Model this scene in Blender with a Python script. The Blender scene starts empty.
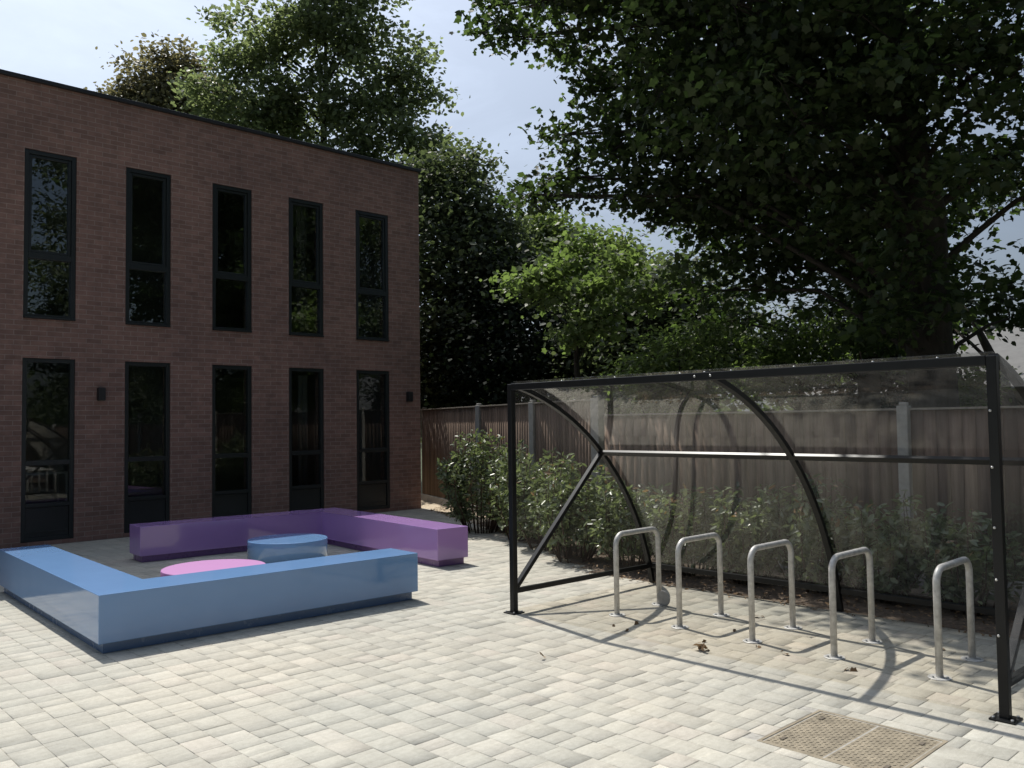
import bpy, bmesh, math, random
import numpy as np
from mathutils import Vector, Matrix

random.seed(7); rng = np.random.default_rng(7)
scene = bpy.context.scene
col = scene.collection
R = math.radians

# ------------------------------------------------------------------ camera
FPX = 868.0
PITCH, ROLL, YAW, CAMH = 0.0440, -0.0136, 0.8109, 1.75
def cam_axes():
    F = Vector((math.cos(PITCH)*math.cos(YAW), math.cos(PITCH)*math.sin(YAW), math.sin(PITCH)))
    Rr = Vector((math.sin(YAW), -math.cos(YAW), 0)); U = Rr.cross(F)
    c, s = math.cos(ROLL), math.sin(ROLL)
    return c*Rr + s*U, -s*Rr + c*U, F
CR, CU, CF = cam_axes()
cam = bpy.data.cameras.new('camera'); camo = bpy.data.objects.new('camera', cam); col.objects.link(camo)
M = Matrix((CR, CU, -CF)).transposed().to_4x4(); M.translation = (0, 0, CAMH)
camo.matrix_world = M
cam.sensor_width = 36; cam.lens = FPX/1024*36; cam.clip_end = 2000; cam.clip_start = 0.05
scene.camera = camo
def at(u, v, d):
    """the place in the yard that is d metres ahead on the survey line (u, v)"""
    return Vector((0, 0, CAMH)) + (CR*((u-512)/FPX) - CU*((v-384)/FPX) + CF)*d

# ------------------------------------------------------------------ object helpers
def tag(o, label=None, cat=None, group=None, kind=None):
    if label: o['label'] = label
    if cat: o['category'] = cat
    if group: o['group'] = group
    if kind: o['kind'] = kind
    return o
def thing(name, label, cat, loc=(0, 0, 0), rz=0, group=None):
    o = bpy.data.objects.new(name, None); col.objects.link(o)
    o.location = loc; o.rotation_euler = (0, 0, rz); o.empty_display_size = .2
    return tag(o, label, cat, group)
def link(name, me, m, parent=None):
    o = bpy.data.objects.new(name, me); col.objects.link(o)
    if m is not None: me.materials.append(m)
    if parent is not None: o.parent = parent
    return o
def copy_tree(o, parent=None):
    c = o.copy(); col.objects.link(c); c.parent = parent
    for ch in list(o.children): copy_tree(ch, c)
    return c
def arr_mesh(name, V, loops, starts, totals, smooth=False, attr=None):
    me = bpy.data.meshes.new(name)
    V = np.ascontiguousarray(V, dtype=np.float32)
    me.vertices.add(len(V)); me.vertices.foreach_set('co', V.ravel())
    me.loops.add(len(loops)); me.loops.foreach_set('vertex_index', np.asarray(loops, dtype=np.int32))
    me.polygons.add(len(starts)); me.polygons.foreach_set('loop_start', np.asarray(starts, dtype=np.int32))
    me.polygons.foreach_set('loop_total', np.asarray(totals, dtype=np.int32))
    if smooth: me.polygons.foreach_set('use_smooth', np.ones(len(starts), dtype=bool))
    me.update(calc_edges=True)
    if attr is not None:
        a = me.attributes.new('tone', 'FLOAT', 'POINT'); a.data.foreach_set('value', np.asarray(attr, dtype=np.float32))
    me.validate()
    return me

class MB:
    """collects boxes, bars, tubes and lathes and links them as ONE mesh object"""
    def __init__(s): s.bm = bmesh.new()
    def box(s, c, d, rot=None, bev=0.0):
        r = bmesh.ops.create_cube(s.bm, size=1)['verts']
        for v in r: v.co = Vector((v.co.x*d[0], v.co.y*d[1], v.co.z*d[2]))
        if bev > 0:
            es = list({e for v in r for e in v.link_edges})
            q = bmesh.ops.bevel(s.bm, geom=es, offset=bev, segments=2, affect='EDGES', profile=.5)
            r = list({v for f in q['faces'] for v in f.verts} | {v for v in r if v.is_valid})
        for v in r:
            if rot is not None: v.co = rot @ v.co
            v.co += Vector(c)
        return s
    def bar(s, a, b, w, h, up=(0, 0, 1), bev=.003):
        a, b = Vector(a), Vector(b); d = b-a; L = d.length; z = d.normalized()
        x = Vector(up).cross(z)
        if x.length < 1e-4: x = Vector((1, 0, 0)).cross(z)
        x.normalize(); y = z.cross(x)
        return s.box((a+b)/2, (w, h, L), Matrix((x, y, z)).transposed(), bev)
    def sweep(s, pts, prof, radii=None, side=None, smooth=True, caps=True):
        """sweep a closed profile (list of 2D) along pts; side fixes the profile's x axis"""
        pts = [Vector(p) for p in pts]; n = len(pts); rings = []; prev = None
        for i, p in enumerate(pts):
            t = (pts[min(i+1, n-1)] - pts[max(i-1, 0)]).normalized()
            if side is not None: x = Vector(side)
            elif prev is None:
                x = Vector((0, 0, 1)).cross(t)
                if x.length < 1e-3: x = Vector((1, 0, 0))
                x.normalize()
            else: x = prev
            x = (x - t*x.dot(t)).normalized(); prev = x; y = t.cross(x)
            k = 1 if radii is None else radii[i]
            rings.append([s.bm.verts.new(p + x*(a*k) + y*(b*k)) for a, b in prof])
        m = len(prof)
        for i in range(n-1):
            for j in range(m):
                f = s.bm.faces.new((rings[i][j], rings[i][(j+1) % m], rings[i+1][(j+1) % m], rings[i+1][j])); f.smooth = smooth
        if caps:
            s.bm.faces.new(rings[0][::-1]); s.bm.faces.new(rings[-1])
        return s
    def tube(s, pts, r, n=10):
        prof = [(math.cos(2*math.pi*i/n), math.sin(2*math.pi*i/n)) for i in range(n)]
        rr = r if isinstance(r, (list, tuple)) else [r]*len(pts)
        return s.sweep(pts, prof, rr)
    def lathe(s, c, prof, n=40):
        c = Vector(c); rings = []
        for r, z in prof:
            rings.append([s.bm.verts.new(c+Vector((r*math.cos(2*math.pi*i/n), r*math.sin(2*math.pi*i/n), z))) for i in range(n)])
        for a, b in zip(rings, rings[1:]):
            for i in range(n):
                f = s.bm.faces.new((a[i], a[(i+1) % n], b[(i+1) % n], b[i]))
        s.bm.faces.new(rings[0][::-1]); s.bm.faces.new(rings[-1])
        return s
    def poly_prism(s, pts, z0, z1, bev=0.0):
        b = [s.bm.verts.new((x, y, z0)) for x, y in pts]; t = [s.bm.verts.new((x, y, z1)) for x, y in pts]; n = len(pts)
        fs = [s.bm.faces.new(b[::-1]), s.bm.faces.new(t)]
        for i in range(n): fs.append(s.bm.faces.new((b[i], b[(i+1) % n], t[(i+1) % n], t[i])))
        if bev:
            es = list({e for f in fs for e in f.edges})
            bmesh.ops.bevel(s.bm, geom=es, offset=bev, segments=3, affect='EDGES', profile=.5)
        return s
    def face(s, pts):
        s.bm.faces.new([s.bm.verts.new(p) for p in pts]); return s
    def build(s, name, m, parent=None):
        bmesh.ops.recalc_face_normals(s.bm, faces=s.bm.faces)
        me = bpy.data.meshes.new(name); s.bm.to_mesh(me); s.bm.free()
        return link(name, me, m, parent)

# ------------------------------------------------------------------ materials
class NT:
    def __init__(s, name):
        s.m = bpy.data.materials.new(name); s.m.use_nodes = True
        s.t = s.m.node_tree; s.n = s.t.nodes; s.n.clear()
        s.out = s.n.new('ShaderNodeOutputMaterial')
    def a(s, kind, **kw):
        n = s.n.new('ShaderNode'+kind)
        for k, v in kw.items():
            if k.startswith('i_'):
                key = k[2:]
                n.inputs[int(key) if key.isdigit() else key.replace('_', ' ')].default_value = v
            else: setattr(n, k, v)
        return n
    def l(s, a, b): s.t.links.new(a, b)
    def noise(s, vec, scale, detail=4, rough=.55):
        n = s.a('TexNoise'); n.inputs['Scale'].default_value = scale; n.inputs['Detail'].default_value = detail; n.inputs['Roughness'].default_value = rough
        s.l(vec, n.inputs['Vector']); return n.outputs['Fac']
    def ramp(s, fac, stops):
        r = s.a('ValToRGB'); e = r.color_ramp.elements
        while len(e) < len(stops): e.new(.5)
        for q, (p, c) in zip(e, stops): q.position = p; q.color = (*c, 1) if len(c) == 3 else c
        s.l(fac, r.inputs['Fac']); return r.outputs['Color']
    def mix(s, fac, a, b, mode='MIX'):
        n = s.a('Mix', data_type='RGBA', blend_type=mode)
        for sock, v in ((n.inputs['Factor'], fac), (n.inputs['A'], a), (n.inputs['B'], b)):
            if isinstance(v, (int, float)): sock.default_value = v
            elif isinstance(v, tuple): sock.default_value = (*v, 1)
            else: s.l(v, sock)
        return n.outputs['Result']
    def bump(s, h, strength, dist=.01):
        b = s.a('Bump'); b.inputs['Strength'].default_value = strength; b.inputs['Distance'].default_value = dist
        s.l(h, b.inputs['Height']); return b.outputs['Normal']
    def math(s, op, a, b=None, c=None):
        n = s.a('Math', operation=op)
        for i, v in enumerate((a, b, c)):
            if v is None: continue
            if isinstance(v, (int, float)): n.inputs[i].default_value = v
            else: s.l(v, n.inputs[i])
        return n.outputs[0]
    def pbsdf(s, color, rough=.6, spec=.5, metal=0, normal=None, coat=0, coat_rough=.05):
        p = s.a('BsdfPrincipled')
        for k, v in (('Base Color', color), ('Roughness', rough), ('Specular IOR Level', spec), ('Metallic', metal), ('Coat Weight', coat), ('Coat Roughness', coat_rough)):
            if isinstance(v, (int, float)): p.inputs[k].default_value = v
            elif isinstance(v, tuple): p.inputs[k].default_value = (*v, 1)
            else: s.l(v, p.inputs[k])
        if normal is not None: s.l(normal, p.inputs['Normal'])
        return p.outputs[0]
    def done(s, sh): s.l(sh, s.out.inputs['Surface']); return s.m
    def schlick(s):
        lw = s.a('LayerWeight'); lw.inputs['Blend'].default_value = .5
        return s.math('ADD', s.math('MULTIPLY', s.math('POWER', lw.outputs['Facing'], 5), .96), .04)
    @property
    def obj(s): return s.a('TexCoord').outputs['Object']
    @property
    def pos(s): return s.a('NewGeometry').outputs['Position']
def mul(c, k): return tuple(min(1, x*k) for x in c)

def m_simple(name, c, rough=.6, var=.15, scale=6, spec=.5, metal=0, bump=0.0, bscale=60):
    t = NT(name); v = t.pos
    colr = t.ramp(t.noise(v, scale), [(.3, mul(c, 1-var)), (.7, mul(c, 1+var))])
    nrm = t.bump(t.noise(v, bscale), bump) if bump else None
    return t.done(t.pbsdf(colr, rough, spec, metal, nrm))

def m_leaf(name, dark, light, trans=.4, rough=.45, tcol=None, spec=.4, stops=None):
    t = NT(name)
    tone = t.a('Attribute', attribute_name='tone').outputs['Fac']
    c = t.ramp(tone, stops or [(0.0, dark), (1.0, light)])
    p = t.pbsdf(c, rough, spec)
    tr = t.a('BsdfTranslucent')
    tc = t.mix(1.0, c, tcol or (1.45, 1.6, .95), 'MULTIPLY'); t.l(tc, tr.inputs['Color'])
    mx = t.a('MixShader'); mx.inputs[0].default_value = trans
    t.l(p, mx.inputs[1]); t.l(tr.outputs[0], mx.inputs[2])
    return t.done(mx.outputs[0])

def m_paver():
    t = NT('paver_concrete')
    tone = t.a('Attribute', attribute_name='tone').outputs['Fac']; v = t.pos
    base = t.ramp(tone, [(0, (.400, .385, .350)), (.25, (.430, .414, .374)), (.5, (.455, .439, .397)), (.72, (.476, .457, .412)), (.86, (.48, .448, .405)), (1, (.520, .50, .452))])
    # within-block shading bands of the mixed concrete
    mp = t.a('Mapping'); mp.inputs['Scale'].default_value = (2.6, 17, 1); t.l(v, mp.inputs['Vector'])
    n1 = t.noise(mp.outputs[0], 1.6, 5, .6)
    base = t.mix(1.0, base, t.ramp(n1, [(.36, (.90, .895, .885)), (.47, (1, 1, 1)), (.60, (1.0, 1.0, 1.0)), (.66, (1.11, 1.11, 1.10))]), 'MULTIPLY')
    n5 = t.noise(v, 26, 5, .7)
    base = t.mix(1.0, base, t.ramp(n5, [(.32, (.90, .895, .885)), (.62, (1.05, 1.05, 1.05))]), 'MULTIPLY')
    # big stains: faint greyer and warmer patches over many blocks
    n2 = t.noise(v, .55, 5, .6)
    base = t.mix(1.0, base, t.ramp(n2, [(.3, (.90, .91, .905)), (.62, (1.04, 1.03, 1.0))]), 'MULTIPLY')
    n3 = t.noise(v, 1.7, 6, .65)
    base = t.mix(t.ramp(n3, [(.58, (0, 0, 0)), (.72, (.42, .42, .42))]), base, (.30, .285, .26))
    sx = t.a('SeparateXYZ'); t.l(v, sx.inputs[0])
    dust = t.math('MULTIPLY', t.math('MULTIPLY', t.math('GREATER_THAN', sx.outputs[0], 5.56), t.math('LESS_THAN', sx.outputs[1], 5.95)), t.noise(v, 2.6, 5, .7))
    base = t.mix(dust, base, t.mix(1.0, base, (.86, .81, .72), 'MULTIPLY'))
    n6 = t.noise(v, .38, 3, .5)
    base = t.mix(1.0, base, t.ramp(n6, [(.36, (.95, .965, .955)), (.64, (1.04, 1.015, .97))]), 'MULTIPLY')
    n4 = t.noise(v, 190, 2)
    base = t.mix(1.0, base, t.ramp(n4, [(.3, (.86, .86, .86)), (.75, (1.12, 1.12, 1.12))]), 'MULTIPLY')
    return t.done(t.pbsdf(base, .85, .25, 0, t.bump(t.noise(v, 140, 4), .35, .004)))

def m_brick():
    t = NT('brown_brick'); g = t.a('SeparateXYZ'); t.l(t.obj, g.inputs[0])
    cx = t.a('CombineXYZ'); t.l(t.math('ADD', g.outputs[0], g.outputs[1]), cx.inputs[0]); t.l(g.outputs[2], cx.inputs[1])
    b = t.a('TexBrick', offset=.5); t.l(cx.outputs[0], b.inputs['Vector'])
    b.inputs['Scale'].default_value = 1; b.inputs['Mortar Size'].default_value = .006; b.inputs['Mortar Smooth'].default_value = .3
    b.inputs['Brick Width'].default_value = .225; b.inputs['Row Height'].default_value = .075; b.inputs['Bias'].default_value = 0
    b.inputs['Color1'].default_value = (.282, .168, .138, 1); b.inputs['Color2'].default_value = (.212, .128, .105, 1); b.inputs['Mortar'].default_value = (.312, .240, .208, 1)
    c = b.outputs['Color']
    c = t.mix(1.0, c, t.ramp(t.noise(cx.outputs[0], .9, 5), [(.3, (.84, .84, .86)), (.7, (1.13, 1.11, 1.10))]), 'MULTIPLY')
    c = t.mix(1.0, c, t.ramp(t.noise(cx.outputs[0], 7, 3), [(.3, (.85, .85, .85)), (.7, (1.14, 1.14, 1.14))]), 'MULTIPLY')
    h = t.math('ADD', t.math('MULTIPLY', b.outputs['Fac'], -1.0), t.math('MULTIPLY', t.noise(cx.outputs[0], 60), .35))
    return t.done(t.pbsdf(c, .8, .3, 0, t.bump(h, .6, .006)))

def m_glass(name, refl=2.0, tint=(.72, .76, .76), wob=0.0):
    t = NT(name)
    fac = t.math('MINIMUM', t.math('MULTIPLY', t.schlick(), refl), 1.0)
    tr = t.a('BsdfTransparent'); tr.inputs['Color'].default_value = (*tint, 1)
    gl = t.a('BsdfGlossy'); gl.inputs['Roughness'].default_value = .0
    if wob: t.l(t.bump(t.noise(t.pos, 1.3, 2), wob, .02), gl.inputs['Normal'])
    mx = t.a('MixShader'); t.l(fac, mx.inputs[0]); t.l(tr.outputs[0], mx.inputs[1]); t.l(gl.outputs[0], mx.inputs[2])
    return t.done(mx.outputs[0])

def m_sheet():
    t = NT('clear_plastic_sheet'); v = t.pos
    fr = t.math('MINIMUM', t.math('MULTIPLY', t.schlick(), 1.0), 1.0)
    tr = t.a('BsdfTransparent'); tr.inputs['Color'].default_value = (.99, .992, .99, 1)
    gl = t.a('BsdfGlossy'); gl.inputs['Roughness'].default_value = .012
    t.l(t.bump(t.noise(v, 1.2, 2), .03, .02), gl.inputs['Normal'])
    m1 = t.a('MixShader'); t.l(fr, m1.inputs[0]); t.l(tr.outputs[0], m1.inputs[1]); t.l(gl.outputs[0], m1.inputs[2])
    d = t.a('BsdfDiffuse'); d.inputs['Color'].default_value = (.5, .48, .45, 1)
    tl = t.a('BsdfTranslucent'); tl.inputs['Color'].default_value = (.5, .48, .45, 1)
    md = t.a('MixShader'); md.inputs[0].default_value = .5; t.l(d.outputs[0], md.inputs[1]); t.l(tl.outputs[0], md.inputs[2])
    mp = t.a('Mapping'); mp.inputs['Scale'].default_value = (1, 1, .35); t.l(v, mp.inputs['Vector'])
    dirt = t.ramp(t.noise(mp.outputs[0], 3.0, 6, .65), [(.3, (.009,)*3), (.75, (.038,)*3)])
    m2 = t.a('MixShader'); t.l(dirt, m2.inputs[0]); t.l(m1.outputs[0], m2.inputs[1]); t.l(md.outputs[0], m2.inputs[2])
    return t.done(m2.outputs[0])

def m_gloss(name, c, rough=.075):
    t = NT(name); v = t.pos
    cc = t.ramp(t.noise(v, 2.5, 5), [(.3, mul(c, .97)), (.7, mul(c, 1.03))])
    ro = t.ramp(t.noise(v, 9, 5), [(.35, (rough*.7,)*3), (.75, (rough*1.8,)*3)])
    p = t.pbsdf(cc, ro, .65, 0, t.bump(t.noise(v, 1.6, 2), .03, .02))
    return t.done(p)

def m_wood(name, c):
    t = NT(name); v = t.pos
    tone = t.a('Attribute', attribute_name='tone').outputs['Fac']
    mp = t.a('Mapping'); mp.inputs['Scale'].default_value = (30, 30, 1.6); t.l(v, mp.inputs['Vector'])
    base = t.ramp(tone, [(0, mul(c, .72)), (1, mul(c, 1.3))])
    base = t.mix(1.0, base, t.ramp(t.noise(mp.outputs[0], 1.0, 6, .65), [(.3, (.72, .72, .72)), (.7, (1.2, 1.2, 1.2))]), 'MULTIPLY')
    return t.done(t.pbsdf(base, .85, .2, 0, t.bump(t.noise(mp.outputs[0], 1.0, 6), .2, .002)))

def m_bark(name, c):
    t = NT(name); v = t.pos
    mp = t.a('Mapping'); mp.inputs['Scale'].default_value = (6, 6, 1.5); t.l(v, mp.inputs['Vector'])
    f = t.noise(mp.outputs[0], 2.5, 6, .65)
    return t.done(t.pbsdf(t.ramp(f, [(.3, mul(c, .6)), (.7, mul(c, 1.3))]), .9, .2, 0, t.bump(f, .8, .03)))

M_PAVER = m_paver(); M_SAND = m_simple('joint_sand', (.36, .345, .31), .95, .25, 30)
M_SOIL = m_simple('bark_mulch', (.105, .078, .055), .95, .45, 22, bump=.8, bscale=40)
M_BED_SUNLIT = m_simple('bed_sunlit_tan', (.52, .43, .31), .95, .3, 45, bump=.6, bscale=70)  # tan bed tone with the sunlight of the corner strip in its colour
M_LITTER = m_leaf('dry_leaf_brown', (.10, .062, .035), (.34, .225, .125), .15, .7, (1, 1, 1), .2)
M_GRASS = m_simple('rough_grass_ground', (.055, .075, .03), .95, .4, 1.5)
M_BRICK = m_brick(); M_COPING = m_simple('coping_metal', (.018, .018, .02), .45, .1)
M_FRAME = m_simple('window_frame_grey', (.016, .020, .021), .4, .1)
M_SPANDREL = m_simple('window_panel_dark', (.020, .024, .025), .3, .1)
M_GLASS = m_glass('window_glass', 3.6)
M_GLASS_LOW = m_glass('ground_floor_glass', 1.3)
M_INT = m_simple('interior_plaster', (.52, .52, .50), .8, .05); M_CARPET = m_simple('interior_floor', (.10, .10, .11), .9, .1)
M_SHEET = m_sheet()
M_BLACK = m_simple('black_powder_coat', (.010, .0105, .011), .36, .15, 12, .3)
M_GALV = m_simple('galvanised_steel', (.52, .51, .485), .45, .2, 26, metal=.2)
M_ZINC = m_simple('zinc_bolt', (.55, .55, .54), .35, .1, metal=.8)
M_BLUE = m_gloss('blue_gloss', (.17, .315, .57)); M_PURPLE = m_gloss('purple_gloss', (.43, .255, .57)); M_PINK = m_simple('pink_satin', (.40, .185, .40), .6, .02, 2, .25)
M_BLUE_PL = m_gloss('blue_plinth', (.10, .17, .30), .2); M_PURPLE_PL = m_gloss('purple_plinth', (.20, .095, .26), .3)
M_BOARD = m_wood('fence_board', (.178, .126, .094)); M_CAP = m_simple('fence_capping', (.26, .225, .185), .8, .2, 20)
M_POST = m_simple('concrete_post', (.36, .345, .315), .9, .12, 12, bump=.3)
M_KEY = m_simple('cover_recess', (.12, .10, .075), .8, .2)
M_COVER = m_simple('weathered_cover_steel', (.285, .245, .180), .6, .25, 9, metal=.25)
M_BARK = m_bark('bark_brown', (.040, .034, .027)); M_STEM = m_bark('shrub_stem', (.09, .06, .045))
L_MAPLE = m_leaf('leaf_maple', (.022, .032, .016), (.074, .096, .044), .50, .55, spec=.3, tcol=(1.6, 1.95, .9))
L_LIGHT = m_leaf('leaf_light_green', (.085, .112, .046), (.195, .235, .100), .54, tcol=(1.3, 1.55, .85))
L_FAR = m_leaf('leaf_far_green', (.09, .118, .044), (.18, .22, .085), .46)
L_MID = m_leaf('leaf_mid_green', (.052, .066, .042), (.125, .145, .085), .42, .55, spec=.25)
L_PALE = m_leaf('leaf_pale_green', (.108, .126, .082), (.235, .265, .165), .52, .5, spec=.4)
L_BROWN = m_leaf('leaf_bronze', (.135, .135, .098), (.25, .238, .172), .48, tcol=(1.4, 1.3, .8))
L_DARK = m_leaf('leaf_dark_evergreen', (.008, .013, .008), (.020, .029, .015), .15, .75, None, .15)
L_SHRUB = m_leaf('leaf_glossy_shrub', None, None,   .34, .32, spec=.55, stops=[(0, (.072, .092, .05)), (.8, (.225, .26, .145)), (.86, (.17, .085, .045)), (1, (.26, .16, .075))])
M_ROOFTILE = m_simple('grey_roof_tile', (.15, .148, .143), .9, .12, 5); M_RENDER = m_simple('house_render', (.16, .11, .09), .9, .1)
M_CURTAIN = m_simple('curtain_fabric', (.42, .42, .40), .9, .1); M_WHITE = m_simple('white_laminate', (.75, .75, .73), .4, .05)
M_DISC = m_simple('grey_plate', (.30, .295, .28), .6, .15, 20)

# ------------------------------------------------------------------ ground
def ground():
    b = MB(); b.face([(-400, -400, -.035), (400, -400, -.035), (400, 400, -.035), (-400, 400, -.035)])
    tag(b.build('ground', M_GRASS), kind='structure')
    b = MB(); b.face([(-9, -12, -.0042), (7.55, -12, -.0042), (7.55, 6.7, -.0042), (9.2, 9.7, -.0042), (11.1, 14.38, -.0042), (-9, 14.38, -.0042)])
    tag(b.build('paving_bed', M_SAND), kind='structure')
    # soil bed between the paving and the fences
    n = 46; vs = []; b = MB()
    b.bm.free(); b.bm = bmesh.new()
    def edge(y):                           # x of the paving edge at this y
        if y > 13.9: return 10.93+(y-13.9)*.33
        return 7.58 if y < 6.7 else (7.58+(y-6.7)*.55 if y < 9.7 else 9.23+(y-9.7)*.405)
    rows = []
    ys = [-9+i*(16.5+9)/76 for i in range(77)]
    for y in ys:
        x0 = edge(y); x1 = max(fence_x(y)+.4, x0+.25); r = []
        for k in range(9):
            f = k/8; x = x0+(x1-x0)*f
            z = -.02 + .05*math.sin(math.pi*min(1, f*1.4)) + .018*math.sin(x*9+y*3)*math.sin(y*7)*min(1, f*4)
            r.append(b.bm.verts.new((x, y, max(z, -.012))))
        rows.append(r)
    for p, q in zip(rows, rows[1:]):
        for k in range(8): b.bm.faces.new((p[k], p[k+1], q[k+1], q[k])).smooth = True
    bedo = b.build('planting_bed', M_SOIL); bedo.data.materials.append(M_BED_SUNLIT); tag(bedo, kind='structure')
    for pgn in bedo.data.polygons:                 # sunlit strip of bed by the building corner, painted as paler tan
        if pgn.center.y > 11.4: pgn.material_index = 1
    return edge
FA, FB = Vector((12.2, 15.9, 0)), Vector((9.5, 8.2, 0))
def fence_x(y):
    if y < FB.y: return 9.35
    return FB.x+(FA.x-FB.x)*(y-FB.y)/(FA.y-FB.y)
bed_edge = ground()

# paving: real blocks in courses 0.18 m wide
COV = (4.262, 4.974, 1.848, 2.592)
def paving():
    Vs = []; F = []; tone = []
    def block(x0, x1, y0, y1):
        g = .0013; x0 += g; x1 -= g; y0 += g; y1 -= g
        if x1-x0 < .02 or y1-y0 < .02: return
        c = .0030; z = random.uniform(-.0012, .0012); tx = random.uniform(-.003, .003); ty = random.uniform(-.003, .003)
        k = len(Vs); cx, cy = (x0+x1)/2, (y0+y1)/2
        for (a, e) in ((x0+c, y0+c), (x1-c, y0+c), (x1-c, y1-c), (x0+c, y1-c)):
            j = random.uniform(-.0025, .0025); Vs.append((a+j, e+random.uniform(-.0025, .0025), z+(a-cx)*tx+(e-cy)*ty))
        for (a, e) in ((x0, y0), (x1, y0), (x1, y1), (x0, y1)): Vs.append((a, e, -.0022))
        for (a, e) in ((x0, y0), (x1, y0), (x1, y1), (x0, y1)): Vs.append((a, e, -.014))
        F.append((k, k+1, k+2, k+3))
        for i in range(4):
            j = (i+1) % 4
            F.append((k+i, k+4+i, k+4+j, k+j)); F.append((k+4+i, k+8+i, k+8+j, k+4+j))
        t = min(1, max(0, random.gauss(.52, .17)))
        if random.random() < .09: t = random.uniform(.8, 1)
        if random.random() < .08: t = random.uniform(0, .2)
        tone.extend([t]*12)
    W = .1805; k0 = int((1.646+8.8)/W)
    for k in range(-k0, 54):
        x0 = 1.646+k*W; x1 = x0+W; xm = (x0+x1)/2
        y = -11.5+random.random()*.2; ymax = 14.33
        while y < ymax:
            L = random.choice((.125, .155, .185, .205, .205, .235, .255)); y1 = min(y+L, ymax)
            if 4.1 < xm < 5.25 and y < 2.775 < y1: y1 = 2.775
            if x1 > COV[0] and x0 < COV[1] and y < COV[2]-.01 and y1 > COV[2]-.002: y1 = COV[2]-.002
            # outside the bed
            if xm < bed_edge((y+y1)/2)+.03:
                if x1 > COV[0] and x0 < COV[1] and y1 > COV[2] and y < COV[3]:
                    if x0 < COV[0]: block(x0, COV[0], y, y1)
                    elif x1 > COV[1]: block(COV[1], x1, y, y1)
                    elif y1 > COV[3]: block(x0, x1, COV[3], y1)
                else:
                    block(x0, x1, y, y1)
            y = y1
    loops = np.array(F).ravel(); n = len(F)
    me = arr_mesh('paving', Vs, loops, np.arange(n)*4, np.full(n, 4), False, tone)
    tag(link('paving', me, M_PAVER), kind='structure')
paving()

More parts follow.
